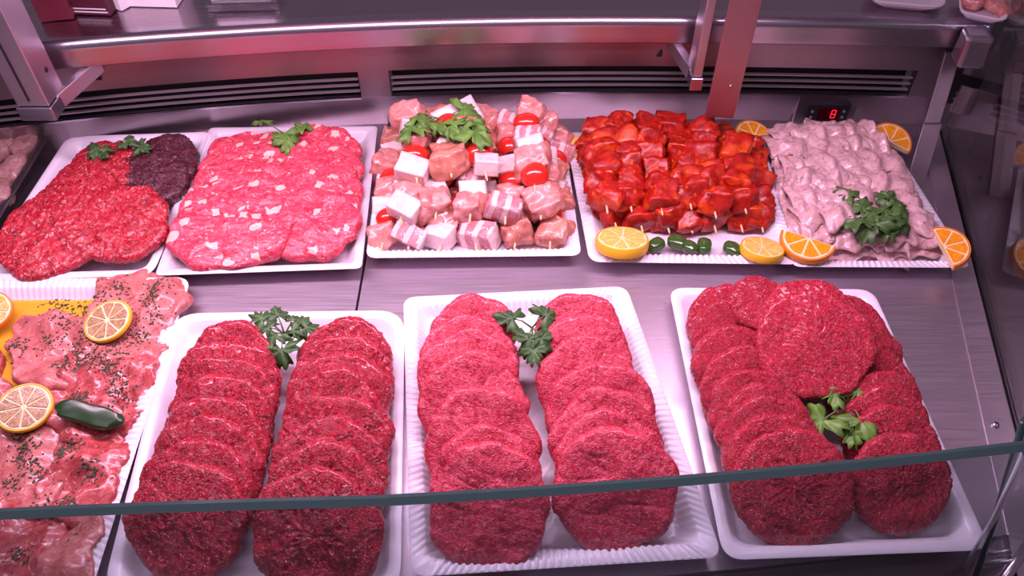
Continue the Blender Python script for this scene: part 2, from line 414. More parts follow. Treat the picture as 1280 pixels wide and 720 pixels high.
# front pane with green polished top edge
xs = [-.95+i*(.372+.95)/60 for i in range(61)]
GH = .22
def pane(mb, xs, f, z0, z1, th, sh=0.0):
    vs = []
    for i, x in enumerate(xs):
        e = sh*i/(len(xs)-1)
        for (dy, z, s) in ((0, z0, e), (th, z0, e), (th, z1, 0), (0, z1, 0)):
            vs.append((x+s, f(x)+dy+(.004 if z == z0 else 0), DZ+z))
    fs = []
    for i in range(len(xs)-1):
        for k in range(4):
            fs.append((i*4+k, (i+1)*4+k, (i+1)*4+(k+1) % 4, i*4+(k+1) % 4))
    fs += [(0, 1, 2, 3), (len(xs)*4-1, len(xs)*4-2, len(xs)*4-3, len(xs)*4-4)]
    mb.add(vs, fs)
mb = MB(); pane(mb, xs, yg, -.012, GH-.001, .005, .055)
fp = cpart(mb, 'front_glass', GLASS, smooth=False)
mb = MB(); pane(mb, xs, lambda x: yg(x)-.0006, GH-.001, GH+.0015, .0062)
tag(cpart(mb, 'glass_top_edge', GEDGE, fp), 'dark green polished edge')
mb = MB(); a = Vector((.372, yg(.372)+.002, DZ+GH)); b = Vector((.427, yg(.427)+.006, DZ-.01))
mb.tube([a, a.lerp(b, .5)+Vector((.003, 0, 0)), b], .0024, 8); cpart(mb, 'glass_end_edge', GEDGE_GLINT, fp, True)
# next pane round the corner, its green edge and lower rail
a = P(1279, 528, .22); b = P(1219, 722, 0.0)
mb = MB(); mb.tube([b, b.lerp(a, .5)+Vector((.0015, 0, 0)), a], .0026, 8)
cp = cpart(mb, 'corner_glass_edge', GEDGE, smooth=True)
mb = MB(); d = Vector((.30, .12, 0)); t = Vector((-.002, .005, 0))
mb.hexa([b+Vector((.003, 0, 0)), b+d, b+d+t, b+t+Vector((.003, 0, 0))], [a+Vector((.003, 0, 0)), a+d, a+d+t, a+t+Vector((.003, 0, 0))]); cpart(mb, 'corner_glass', GLASS, cp)
# partition glass at right end, its posts
def part_y(t): return .36+t*(.985-.36)
mb = MB(); y0, y1 = .40, .985
mb.hexa([(xr(y0)+.003, y0, DZ+.0), (xr(y0)+.009, y0, DZ+.0), (xr(y1)+.009, y1, DZ), (xr(y1)+.003, y1, DZ)],
        [(xr(y0)+.003, y0, DZ+.22), (xr(y0)+.009, y0, DZ+.22), (xr(y1)+.009, y1, DZ+.34), (xr(y1)+.003, y1, DZ+.34)])
cpart(mb, 'side_glass', GLASS_SIDE)
a0 = P(1192, 66, .14); b0 = P(1142, 232, 0.0)
mb = MB(); q = Vector((.011, 0, 0)); r_ = Vector((.004, .012, 0))
mb.hexa([b0-q, b0+q, b0+q+r_, b0-q+r_], [a0-q, a0+q, a0+q+r_, a0-q+r_]); post = cpart(mb, 'corner_post', POST_DARK, bevel=.001)
m1 = b0.lerp(a0, .48)
mb = MB(); q2 = Vector((.013, 0, 0)); f_ = Vector((0, -.003, 0))
mb.hexa([b0-q2+f_, b0+q2+f_, b0+q2, b0-q2], [m1-q2+f_, m1+q2+f_, m1+q2, m1-q2]); cpart(mb, 'post_sleeve', POST_DARK, post, bevel=.0008)
# nose joint cover
a = P(1217, 60, .165)
mb = MB(); mb.hexa([(a.x-.021, a.y-.016, DZ+.143), (a.x+.013, a.y-.022, DZ+.143), (a.x+.018, a.y+.02, DZ+.143), (a.x-.016, a.y+.02, DZ+.143)],
                   [(a.x-.021, a.y-.012, DZ+.188), (a.x+.013, a.y-.018, DZ+.188), (a.x+.018, a.y+.02, DZ+.188), (a.x-.016, a.y+.02, DZ+.188)])
cpart(mb, 'joint_cover', STEEL_NOSE, bevel=.006)

# posts that carry the canopy
def post_unit(px, py, zf, wx, wy, arm_to, slot=False):
    p = P(px, py, zf)
    mb = MB(); mb.box((p.x-wx/2, p.y, DZ+zf+.012), (p.x+wx/2, p.y+wy, DZ+.497)); po = cpart(mb, 'canopy_post', STEEL_POST, bevel=.0015)
    if slot:
        mb = MB(); mb.box((p.x-.003, p.y-.0012, DZ+zf+.020), (p.x-.0005, p.y+.001, DZ+.495)); cpart(mb, 'glass_slot', BLACK, po)
    mb = MB(); mb.box((p.x-wx/2-.002, p.y-.003, DZ+zf-.008), (p.x+wx/2+.002, p.y+wy, DZ+zf+.011))
    cpart(mb, 'post_foot', STEEL_NOSE, po, bevel=.0015)
    tx, ty = arm_to
    mb = MB(); c = Vector((p.x+wx/2-.006, p.y+wy*.5, 0)); e = Vector((tx, ty, 0))
    hw = Vector((.006, 0, 0))
    mb.hexa([c-hw+Vector((0, 0, DZ+zf-.008)), c+hw+Vector((0, 0, DZ+zf-.008)), e+hw+Vector((0, 0, DZ+.130)), e-hw+Vector((0, 0, DZ+.130))],
            [c-hw+Vector((0, 0, DZ+zf+.012)), c+hw+Vector((0, 0, DZ+zf+.012)), e+hw+Vector((0, 0, DZ+.149)), e-hw+Vector((0, 0, DZ+.149))])
    cpart(mb, 'support_arm', STEEL_POST, po, bevel=.001)
    mb = MB(); mb.tube([(p.x+wx/2-.0005, p.y+wy*.6, DZ+zf+.048), (p.x+wx/2+.0008, p.y+wy*.6, DZ+zf+.048)], .0035, 12); cpart(mb, 'fixing_hole', BLACK, po, True)
    return po
post_unit(47, 143, .125, .041, .045, (-.555, yw(-.555)-.005), True)
post_unit(870, 106, .125, .012, .038, (.222, yw(.222)-.005))
p = P(899, 146, .085)
mb = MB(); mb.hexa([(p.x-.019, p.y, DZ+.085), (p.x+.019, p.y-.004, DZ+.085), (p.x+.019, p.y, DZ+.085), (p.x-.019, p.y+.004, DZ+.085)],
                   [(p.x-.019, p.y, DZ+.497), (p.x+.019, p.y-.004, DZ+.497), (p.x+.019, p.y, DZ+.497), (p.x-.019, p.y+.004, DZ+.497)])
hp = cpart(mb, 'hanging_plate', STEEL_PLATE, bevel=.0008)
mb = MB(); mb.tube([(p.x+.005, p.y-.005, DZ+.135), (p.x+.005, p.y-.001, DZ+.135)], .0022, 12); cpart(mb, 'rivet', STEEL_NOSE, hp, True)
# canopy with the tube lamp (above the picture)
mb = MB(); mb.box((-.80, .55, DZ+.512), (.60, 1.00, DZ+.522)); can = cpart(mb, 'canopy', STEEL_TOP, bevel=.002)
mb = MB(); mb.box((-.80, .65, DZ+.497), (.60, .99, DZ+.512)); cpart(mb, 'canopy_frame', STEEL_POST, can)

# the neighbouring section round the corner
sec = link('display_case', None, loc=(.8, .9, 0))
tag(sec, 'neighbouring steel case section seen through the side glass at the right edge', 'display case')
SO = Vector((-.8, -.9, 0))
v0 = P(1203, 108, .099); v1 = P(1285, 131, .099)
d = (v1-v0); d.z = 0; d.normalize()
def sw(x, z=0): return v0.y+(x-v0.x)*d.y/d.x
def spart(mb, name, mat, parent=None, **k): return mb.build(name, mat, parent or sec, loc=SO if parent is None else (0, 0, 0), **k)
mb = MB(); X0, X1 = .665, 1.15
wall_strip(mb, X0, X1, 0, VZ0, n=1, f=sw); wall_strip(mb, X0, X1, VZ1, .15, n=1, f=sw); wall_strip(mb, X0, v0.x, VZ0, VZ1, n=1, f=sw)
spart(mb, 'rear_panel', STEEL_WALL)
mb = MB(); wall_strip(mb, v0.x, X1, VZ0-.003, VZ1+.003, .03, .004, 1, sw); v = spart(mb, 'air_vent', BLACK)
for k in range(3):
    mb = MB(); z = VZ0+.0070+k*.0098; wall_strip(mb, v0.x, X1, z, z+.0017, .003, .005, 1, sw); spart(mb, 'vent_slat', SLAT, v)
mb = MB(); sweep(mb, sw, [X0+.01, X1], [(.30, .186), (-.004, .186), (-.004, .141), (.30, .141)]); spart(mb, 'worktop', STEEL_TOP)
mb = MB(); sweep(mb, sw, [X0+.01, X1], nose); spart(mb, 'worktop_nose', STEEL_NOSE, smooth=True)
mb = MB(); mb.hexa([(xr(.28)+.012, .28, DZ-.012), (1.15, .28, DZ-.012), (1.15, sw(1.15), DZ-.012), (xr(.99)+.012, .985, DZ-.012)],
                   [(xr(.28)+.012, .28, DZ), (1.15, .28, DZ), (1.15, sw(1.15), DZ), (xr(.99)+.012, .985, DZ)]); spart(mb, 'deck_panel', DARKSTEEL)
mb = MB(); mb.hexa([(xr(.28)+.012, .30, 0), (1.15, .30, 0), (1.15, sw(1.15)+.25, 0), (xr(.99)+.07, 1.25, 0)],
                   [(xr(.28)+.012, .30, DZ-.014), (1.15, .30, DZ-.014), (1.15, sw(1.15)+.25, DZ-.014), (xr(.99)+.07, 1.25, DZ-.014)]); spart(mb, 'base_cabinet', DARKSTEEL)
# sloping end rail at the lower right corner
a, b = P(1292, 668, .0), P(1250, 732, .0)
mb = MB(); mb.tube([a, b], .005, 10); spart(mb, 'lower_rail', STEEL_NOSE, smooth=True)

# ------------------------------------------------------------------ trays
def inset(c, d):
    out = []
    n = len(c); cen = sum((Vector(p) for p in c), Vector((0, 0)))/n
    for i in range(n):
        p0, p1, p2 = Vector(c[i-1]), Vector(c[i]), Vector(c[(i+1) % n])
        e1 = (p1-p0).normalized(); e2 = (p2-p1).normalized()
        n1 = Vector((-e1.y, e1.x)); n2 = Vector((-e2.y, e2.x))
        if n1.dot(cen-p1) < 0: n1 = -n1
        if n2.dot(cen-p1) < 0: n2 = -n2
        k = (n1+n2); k = k/(1+n1.dot(n2))
        out.append(p1+k*d)
    return out
def rloop(c, rad, ns, na=8):
    pts = []; n = len(c)
    for i in range(n):
        p0, p1, p2 = c[i-1], c[i], c[(i+1) % n]
        u = (p0-p1).normalized(); v = (p2-p1).normalized()
        a, b = p1+u*rad, p1+v*rad
        for k in range(na+1):
            t = k/na; pts.append(a*(1-t)**2+p1*2*t*(1-t)+b*t**2)
        q = p2+(p1-p2).normalized()*rad
        for k in range(1, ns): pts.append(b.lerp(q, k/ns))
    return pts
def tray(name, quad, mat, ribs=False, rad=.03, rim=.022, label='', lip=.012, cat='tray', inner_mat=None, floor_z=.005, slope=.010):
    c = [Vector((p.x, p.y)) for p in quad]
    cen = sum(c, Vector((0, 0)))/4
    c = [p-cen for p in c]
    ns = 220 if ribs else 24
    prof = [(.020, 0, .6), (lip*.5, rim*.75, .9), (.001, rim-.002, 1), (0, rim-.0008, 1), (.0012, rim, 1), (lip-.002, rim-.0006, .85), (lip, rim-.0025, .8),
            (lip+slope*.5, (rim+floor_z)*.5, .7), (lip+slope, floor_z+.001, .6), (lip+slope+.004, floor_z, .55)]
    vs = []; fs = []; L = None
    for li, (d, z, rr) in enumerate(prof):
        lp = rloop(inset(c, d), rad*rr, ns); L = len(lp)
        for k, q in enumerate(lp):
            zz = z
            if ribs and 4 <= li <= 8:
                s = q.y if (k//(ns+8)) % 2 == ribs_par else q.x
                zz += .0013*math.sin(s*2*math.pi/.0070)*(1 if li in (5, 6, 7) else .4)
            vs.append((q.x, q.y, zz))
    for li in range(len(prof)-1):
        for k in range(L):
            fs.append((li*L+k, li*L+(k+1) % L, (li+1)*L+(k+1) % L, (li+1)*L+k))
    fs.append(tuple(reversed(range(L)))); fs.append(tuple((len(prof)-1)*L+k for k in range(L)))
    fs = [tuple(f) for f in fs]
    o = link(name, mesh(name, vs, fs, mat), loc=(cen.x, cen.y, DZ))
    o.modifiers.new('e', 'EDGE_SPLIT').split_angle = R(50)
    tag(o, label, cat, 'white plastic trays in the case' if mat in (PLASTIC, PLASTIC2) else None)
    return o
ribs_par = 1
def Q(*pp, z=.022): return [P(x, y, z) for x, y in pp]
F1q = Q((216, 391), (506, 387)); F1q += [Vector((-.098, .276, 0)), Vector((-.362, .274, 0))]
def near(q):                               # order: back-left, back-right, front-right, front-left
    return q
tray('serving_tray', F1q, PLASTIC, label='smooth white tray with rounded corners holding two rows of deep red burger patties', rad=.035)
tray('serving_tray', Q((504, 371), (783, 357), (904, 696), (513, 721)), PLASTIC, True, .016, label='white tray with ribbed rim holding two rows of pale rosy burger patties', lip=.016)
tray('serving_tray', Q((836, 359), (1091, 361), (1239, 687), (905, 700)), PLASTIC, label='smooth white tray at right front holding red patties with two laid across the back', rad=.02)
F0q = [Vector((-.70, .665, 0)), P(239, 346, .022), Vector((-.372, .274, 0)), Vector((-.72, .270, 0))]
tray('serving_tray', F0q, PLASTIC, True, .02, label='white ribbed tray at left front under herb marinated cutlets', lip=.016)
tray('serving_tray', [P(84, 170, .022), P(267, 164, .022), P(190, 344, .022), P(-34, 350, .022)], PLASTIC, label='white tray at the rear left holding red patties and dark brown patties', rad=.02)
tray('serving_tray', Q((262, 159), (472, 157), (452, 335), (193, 344)), PLASTIC2, label='greyish white tray holding pink patties with white fat cubes', rad=.008)
tray('serving_tray', Q((479, 160), (704, 161), (727, 319), (457, 322)), PLASTIC, True, .014, label='white ribbed tray under the pile of mixed poultry, cheese and tomato skewers', lip=.014)
tray('serving_tray', Q((706, 165), (938, 165), (1003, 330), (737, 327)), PLASTIC, True, .016, label='white ribbed tray under the bright red marinated skewers', lip=.016)
tray('serving_tray', Q((940, 165), (1106, 165), (1214, 334), (992, 333)), PLASTIC, True, .010, label='white ribbed tray under the pale folded meat slices at the rear right', lip=.012)
tray('roasting_dish', [Vector((-.95, .90, 0)), P(68, 160, .032), P(-16, 298, .032), Vector((-.95, .68, 0))], plain('dark_enamel', (.03, .022, .026), .25), rad=.03, rim=.032,
     label='dark shallow dish at the left edge holding greyish pink meat pieces', cat='dish', lip=.013)

# ------------------------------------------------------------------ minced patties
def disc_mesh(name, rad_fn, T, mat, seed, amp=.0011, low=.002, fr=300, nt_=180, topr=24, hfn=None, botr=8, pit=0):
    vs = []; fs = []
    prof = []
    for i in range(1, topr+1):
        s = i/topr*.90; prof.append((s, T/2*(1-.30*s**4)))
    for k in range(1, 8):
        a = math.pi/2-math.pi*k/8
        prof.append((.90+.10*math.cos(a)**.8, T/2*math.sin(a)*(.80 if a > 0 else .9)))
    for i in range(botr, 0, -1):
        prof.append((.90*i/botr, -T/2*.92))
    def disp(x, y, z):
        p = (x, y, z)
        w1 = N3(p, 90, seed)*.006
        q = (x+w1, y-w1*.7, z)
        a = 1-abs(N3(q, fr, seed+3))*2
        b = 1-abs(N3((q[0]*.5, q[1], q[2]), fr*.6, seed+9))*2
        d = (a*.6+b*.6-.5)*amp + N3(p, 38, seed+5)*low
        if pit: d -= pit*max(0, abs(N3((x*1.6, y*.35, z), 60, seed+20))*-6+1)*.5
        return d
    c0 = len(vs); vs.append((0, 0, T/2+disp(0, 0, T/2)+(hfn(0, 0) if hfn else 0)))
    for (s, z) in prof:
        for k in range(nt_):
            th = 2*math.pi*k/nt_; r = rad_fn(th)*s
            x, y = r*math.cos(th), r*math.sin(th)
            d = disp(x, y, z)
            up = z/(T/2); out = max(0, (s-.80)/.2)
            x += math.cos(th)*d*out*1.3; y += math.sin(th)*d*out*1.3
            zz = z+d*up
            if hfn: zz += hfn(x, y)
            vs.append((x, y, zz))
    cb = len(vs); vs.append((0, 0, -T/2*.92+(hfn(0, 0) if hfn else 0)))
    m = len(prof)
    for k in range(nt_): fs.append((0, 1+k, 1+(k+1) % nt_))
    for i in range(m-1):
        for k in range(nt_):
            a = 1+i*nt_+k; b = 1+i*nt_+(k+1) % nt_
            fs.append((a, a+nt_, b+nt_, b))
    for k in range(nt_): fs.append((cb, 1+(m-1)*nt_+(k+1) % nt_, 1+(m-1)*nt_+k))
    return mesh(name, vs, fs, mat)
def round_fn(Rr, seed, irr=.035):
    ph = [rnd.uniform(0, 6.3) for _ in range(5)]
    def f(th):
        return Rr*(1+irr*(math.sin(2*th+ph[0])*.5+math.sin(3*th+ph[1])*.4+math.sin(5*th+ph[2])*.25+math.sin(9*th+ph[3])*.16+math.sin(16*th+ph[4])*.1))
    return f
def variants(name, mat, n, Rr, T, **k):
    return [disc_mesh(name, round_fn(Rr, i), T, mat, i*11.3+len(name), **k) for i in range(n)]
PR = .0535
V_DEEP = variants('patty_deep', DEEP, 5, PR, .0165, amp=.0019, low=.0040, fr=210)
V_PALE = variants('patty_pale', PALE, 5, PR, .0165, amp=.0008, low=.0040, fr=170, pit=.0016)
V_MID = variants('patty_mid', MID, 5, PR, .0155, amp=.0016, low=.0035, fr=330)
V_PINK = variants('patty_pink', PINKF, 4, .066, .018, amp=.0016, low=.006, fr=120)
V_TART = variants('patty_tartar', TARTAR, 4, .056, .016, amp=.0022, low=.004, fr=170)
V_DARK = variants('patty_dark', DARKM, 2, .050, .018, amp=.0022, low=.004, fr=170)

ORD = ['frontmost', 'second from front', 'third from front', 'fourth from front', 'fifth from front', 'sixth from front', 'seventh from front', 'eighth from front', 'ninth from front']
def patty(me, top, width_px, tilt, base=.006, rz=None, roll=0, R0=PR, T=.014, name='burger_patty', zoff=0, asp=1.0):
    """top = pixel of the upper rim; width in px at the patty's middle"""
    # find size from width: iterate once
    rad = R0
    for _ in range(3):
        zt = base+T*math.cos(tilt)+2*rad*asp*math.sin(tilt)+zoff
        pt = P(top[0], top[1], zt)
        cy = pt.y-rad*asp*math.cos(tilt)
        cz = base+zoff+T/2*math.cos(tilt)+rad*asp*math.sin(tilt)
        depth = cy*math.cos(PITCH)+(H-cz)*math.sin(PITCH)
        rad = width_px/1000.0*depth/2
    cx = (top[0]-640)/1000.0*depth
    s = rad/R0
    o = link(name, me, loc=(cx, cy, DZ+cz), scale=(s, s*asp, 1))
    if asp != 1: rz = rnd.choice([0, math.pi])+rnd.uniform(-.2, .2)
    o.rotation_mode = 'XYZ'
    m = Matrix.Rotation(roll, 4, 'Y') @ Matrix.Rotation(tilt, 4, 'X') @ Matrix.Rotation(rnd.uniform(0, 6.28) if rz is None else rz, 4, 'Z')
    o.rotation_euler = m.to_euler()
    return o
def row(vmesh, items, rowname, traydesc, look, group, tilt0=24, **kw):
    """items back to front: (x, ytop, width)"""
    n = len(items)
    for i, it in enumerate(items):
        t = R(it[3]) if len(it) > 3 else R(tilt0+rnd.uniform(-1.2, 1.2))
        o = patty(vmesh[(i*2+len(rowname)) % len(vmesh)], it[:2], it[2], t, roll=R(rnd.uniform(-2, 2)), **kw)
        k = n-1-i
        pos = 'rearmost' if k == n-1 else ORD[k]
        tag(o, '%s, %s in %s, %s' % (look, pos, rowname, traydesc), 'burger patty', group)
T1 = 'the rounded white tray'; g = 'deep red patties in the rounded white tray'
row(V_DEEP, [(290, 398, 118), (286, 418, 128), (281, 440, 130), (275, 464, 133), (268, 490, 138), (258, 516, 142), (246, 543, 146), (234, 571, 150)], 'left row', T1, 'deep red coarse burger patty', g, 37)
row(V_DEEP, [(432, 394, 118), (428, 413, 128), (424, 436, 132), (421, 460, 136), (416, 487, 142), (411, 516, 146), (404, 548, 152), (396, 582, 162)], 'right row', T1, 'deep red coarse burger patty', g, 37)
T2 = 'the ribbed white tray'; g = 'rosy patties in the ribbed white tray'
row(V_PALE, [(592, 364, 108), (588, 388, 120), (586, 407, 130), (592, 437, 138), (603, 480, 146), (608, 528, 142), (612, 551, 156)], 'left row', T2, 'pale rosy burger patty', g, 37)
row(V_PALE, [(722, 362, 112), (730, 386, 118), (734, 416, 128), (752, 446, 136), (758, 480, 142), (764, 510, 148), (768, 529, 158)], 'right row', T2, 'pale rosy burger patty', g, 37)
T3 = 'the right front tray'; g = 'bright red patties in the right front tray'
row(V_MID, [(905, 352, 92), (910, 372, 96), (918, 402, 108), (930, 430, 112), (944, 456, 118), (957, 476, 124), (965, 492, 130), (974, 512, 136), (990, 531, 148)], 'left row', T3, 'bright red burger patty', g, 37)
row(V_MID, [(1050, 362, 118), (1072, 392, 114), (1088, 428, 112), (1099, 458, 112), (1106, 478, 114), (1114, 502, 116), (1124, 536, 126)], 'right row', T3, 'bright red burger patty', g, 37)
for (t, wd, ti, rl, lab, zo) in (((948, 342), 78, 12, 6, 'small red burger patty lying on the rear left corner of the right front tray heap', .040),
                             ((1012, 346), 130, 16, -4, 'large red burger patty partly under the topmost one, right front tray', .036),
                             ((1018, 357), 142, 25, -5, 'large red burger patty lying topmost across both rows of the right front tray', .040)):
    o = patty(V_MID[rnd.randrange(5)], t, wd, R(ti), roll=R(rl), zoff=zo); tag(o, lab, 'burger patty', g)
# rear left tray: herbed red patties and dark ones
g = 'herbed red patties in the rear left tray'
row(V_TART, [(132, 172, 86), (117, 186, 98), (96, 206, 112), (66, 234, 132)], 'left row', 'the rear left tray', 'herbed red patty', g, 11, R0=.056, T=.017, zoff=.008)
row(V_DARK, [(204, 166, 92), (184, 183, 104)], 'right side', 'the rear left tray', 'dark brown mince patty', 'dark patties in the rear left tray', 6, R0=.05, T=.018, zoff=.010)
o = patty(V_TART[1], (153, 227), 118, R(12), R0=.056, T=.017, zoff=.012, name='burger_patty'); tag(o, 'herbed red patty at the front right of the rear left tray', 'burger patty', g)
# pink ones with fat cubes
g = 'pink patties with fat cubes'
row(V_PINK, [(312, 158, 110), (308, 172, 116), (302, 190, 130), (297, 210, 140), (291, 231, 154)], 'left row', 'the greyish white tray', 'pink fat-cubed patty', g, 13, R0=.066, T=.018, zoff=.008, asp=.80)
row(V_PINK, [(398, 151, 104), (398, 170, 112), (396, 190, 116), (391, 210, 118), (388, 229, 122)], 'right row', 'the greyish white tray', 'pink fat-cubed patty', g, 14, R0=.066, T=.018, zoff=.006, asp=.90)

# ------------------------------------------------------------------ chunks and skewers
def chunk_mesh(name, mat, sx, sy, sz, round_=.35, amp=.12, seed=0, n=10, mats=None):
    vs = []; fs = []; idx = {}
    def key(i, j, k): return (i, j, k)
    def vert(i, j, k):
        if (i, j, k) in idx: return idx[(i, j, k)]
        p = Vector((2*i/n-1, 2*j/n-1, 2*k/n-1))
        sph = p.normalized()*1.15
        q = p.lerp(sph, round_)
        q = Vector((q.x*sx/2, q.y*sy/2, q.z*sz/2))
        d = N3(q, 45, seed)*amp*sx+N3(q, 130, seed+4)*amp*sx*.3
        q = q*(1+d/sx*2)
        idx[(i, j, k)] = len(vs); vs.append(q); return idx[(i, j, k)]
    for a in range(n):
        for b in range(n):
            fs.append((vert(a, b, 0), vert(a, b+1, 0), vert(a+1, b+1, 0), vert(a+1, b, 0)))
            fs.append((vert(a, b, n), vert(a+1, b, n), vert(a+1, b+1, n), vert(a, b+1, n)))
            fs.append((vert(a, 0, b), vert(a+1, 0, b), vert(a+1, 0, b+1), vert(a, 0, b+1)))
            fs.append((vert(a, n, b), vert(a, n, b+1), vert(a+1, n, b+1), vert(a+1, n, b)))
            fs.append((vert(0, a, b), vert(0, a, b+1), vert(0, a+1, b+1), vert(0, a+1, b)))
            fs.append((vert(n, a, b), vert(n, a+1, b), vert(n, a+1, b+1), vert(n, a, b+1)))
    return mesh(name, vs, fs, mat)
def bacon_mesh(seed):                       # rolled bacon: lean and fat bands
    m = chunk_mesh('bacon', BACON, .034, .022, .026, .15, .08, seed, 12)
    m.materials.append(CHEESE)
    for p in m.polygons:
        if (p.center.x*1000+seed*3) % 15 < 5.0: p.material_index = 1
    return m
K = {
 'poultry_cube': [chunk_mesh('poultry', CHICK, .036, .030, .030, .45, .22, s, 12) for s in (1, 2, 3)]+[chunk_mesh('poultry', CHICK2, .038, .030, .030, .40, .24, s, 12) for s in (21, 22)],
 'pale_cube': [chunk_mesh('pale', CHEESE, .029, .022, .020, .06, .04, s, 10) for s in (4, 5)],
 'bacon_cube': [bacon_mesh(s) for s in (6, 7)],
 'cherry_tomato': [chunk_mesh('tomato', TOMATO, .027, .024, .024, 1, .03, 8, 12)],
 'olive': [chunk_mesh('olive', OLIVE, .015, .015, .015, 1, .02, 9, 8)],
 'marinated_cube': [chunk_mesh('marinated', MARIN,   .035, .029, .030, .5, .20, s, 12) for s in (11, 12, 13, 14)],
}
stick_cache = {}
def skewer(name, front, back, z0, z1, kinds, label, group, gap=.002, prot=.017):
    jt = .010 if z0 > .04 else .003
    a = Vector((front[0], front[1], DZ+z0)); b = Vector((back[0]+rnd.uniform(-jt, jt), back[1], DZ+z1))
    L = (b-a).length; ang = math.atan2(b.y-a.y, b.x-a.x); el = math.asin((b.z-a.z)/L)
    root = link(name, None, loc=a); root.rotation_euler = Euler((0, -el, ang))
    tag(root, label, 'skewer', group)
    mb = MB(); mb.tube([(-prot, 0, 0), (-prot+.004, 0, 0), (L+.004, 0, 0)], .0015, 8, .0013); mb.v[:8] = [(x, y*.25, z*.25) for (x, y, z) in mb.v[:8]]
    mb.build('stick', WOOD, root, True)
    x = 0.0; i = 0
    size = {'poultry_cube': .029, 'pale_cube': .022, 'bacon_cube': .022, 'cherry_tomato': .024, 'olive': .014, 'marinated_cube': .027}
    while x < L-.008:
        k = kinds[i % len(kinds)]; i += 1
        me = K[k][rnd.randrange(len(K[k]))]; s = size[k]
        o = link(k, me, root, loc=(x+s/2, rnd.uniform(-.005, .005), rnd.uniform(-.002, .004)))
        o.rotation_euler = Euler((rnd.uniform(-.7, .7), rnd.uniform(-.3, .3), math.pi/2+rnd.uniform(-.45, .45)))
        sc = rnd.uniform(1.0, 1.32); o.scale = (sc*rnd.uniform(.92, 1.1), sc, sc)
        x += s+gap*rnd.uniform(.2, 1)
    return root
pc, wc, bc, ct, ol = 'poultry_cube', 'pale_cube', 'bacon_cube', 'cherry_tomato', 'olive'
g = 'mixed poultry skewers piled on a ribbed tray'
bottom = [((478, 300), [pc, ct, wc, pc, ct, pc, wc]), ((512, 300), [bc, wc, ct, pc, pc, ct, wc]), ((551, 302), [wc, pc, ct, pc, bc, ct, wc]),
          ((596, 300), [bc, ct, pc, wc, ct, bc, pc]), ((644, 300), [pc, bc, ct, pc, wc, ct, pc]), ((688, 298), [pc, ct, pc, wc, pc, ct, bc])]
desc = ['first', 'second', 'third', 'fourth', 'fifth', 'sixth']
for i, ((x, y), ks) in enumerate(bottom):
    f = P(x, y, .024); bx = -.165+i*.045
    skewer('meat_skewer', f, (bx, .945), .022, .026, ks, 'poultry and tomato skewer, %s from left in bottom layer of the mixed pile' % desc[i], g)
top = [((502, 268), [wc, pc, ct, wc, pc, ct, pc]), ((545, 262), [pc, wc, ct, pc, ct, wc, pc]), ((588, 266), [pc, wc, bc, ct, ol, pc, ct]),
       ((632, 268), [bc, pc, ct, wc, ol, ct, pc]), ((676, 262), [pc, ct, pc, wc, ct, bc, pc])]
for i, ((x, y), ks) in enumerate(top):
    f = P(x, y, .052); bx = -.135+i*.043
    skewer('meat_skewer', f, (bx, .93), .050, .056, ks, 'poultry and tomato skewer, %s from left in middle layer of the mixed pile' % desc[i], g)
top3 = [((520, 215), [wc, ct, pc, wc, pc], -.140), ((563, 208), [pc, wc, ol, ct, wc, pc], -.098), ((606, 212), [wc, ct, ol, pc, wc], -.058), ((668, 222), [ct, pc, wc, bc], .028)]
for i, ((x, y), ks, bx) in enumerate(top3):
    f = P(x, y, .082); hz = .078 if i < 3 else .074
    skewer('meat_skewer', f, (bx, .925), hz, hz+.006, ks, 'poultry and tomato skewer, %s from left on top of the mixed pile' % desc[i], g)

g = 'bright red marinated skewers on a ribbed tray'
mc = ['marinated_cube']
bot = [(768, 282), (801, 286), (834, 287), (863, 287), (893, 287), (926, 286), (952, 286)]
D7 = desc+['seventh']
for i, (x, y) in enumerate(bot):
    f = P(x, y-7, .022); bx = .115+i*.036
    skewer('meat_skewer', f, (bx, .945 if i < 6 else .93), .021, .024, mc, 'bright red marinated skewer, %s from left in the bottom layer' % D7[i], g)
tp = [(758, 262), (788, 260), (826, 264), (862, 257), (893, 268), (930, 262)]
for i, (x, y) in enumerate(tp):
    f = P(x, y-6, .046); bx = .125+i*.034
    skewer('meat_skewer', f, (bx, .935 if i < 5 else .88), .046, .050, mc, 'bright red marinated skewer, %s from left in the top layer' % D7[i], g)

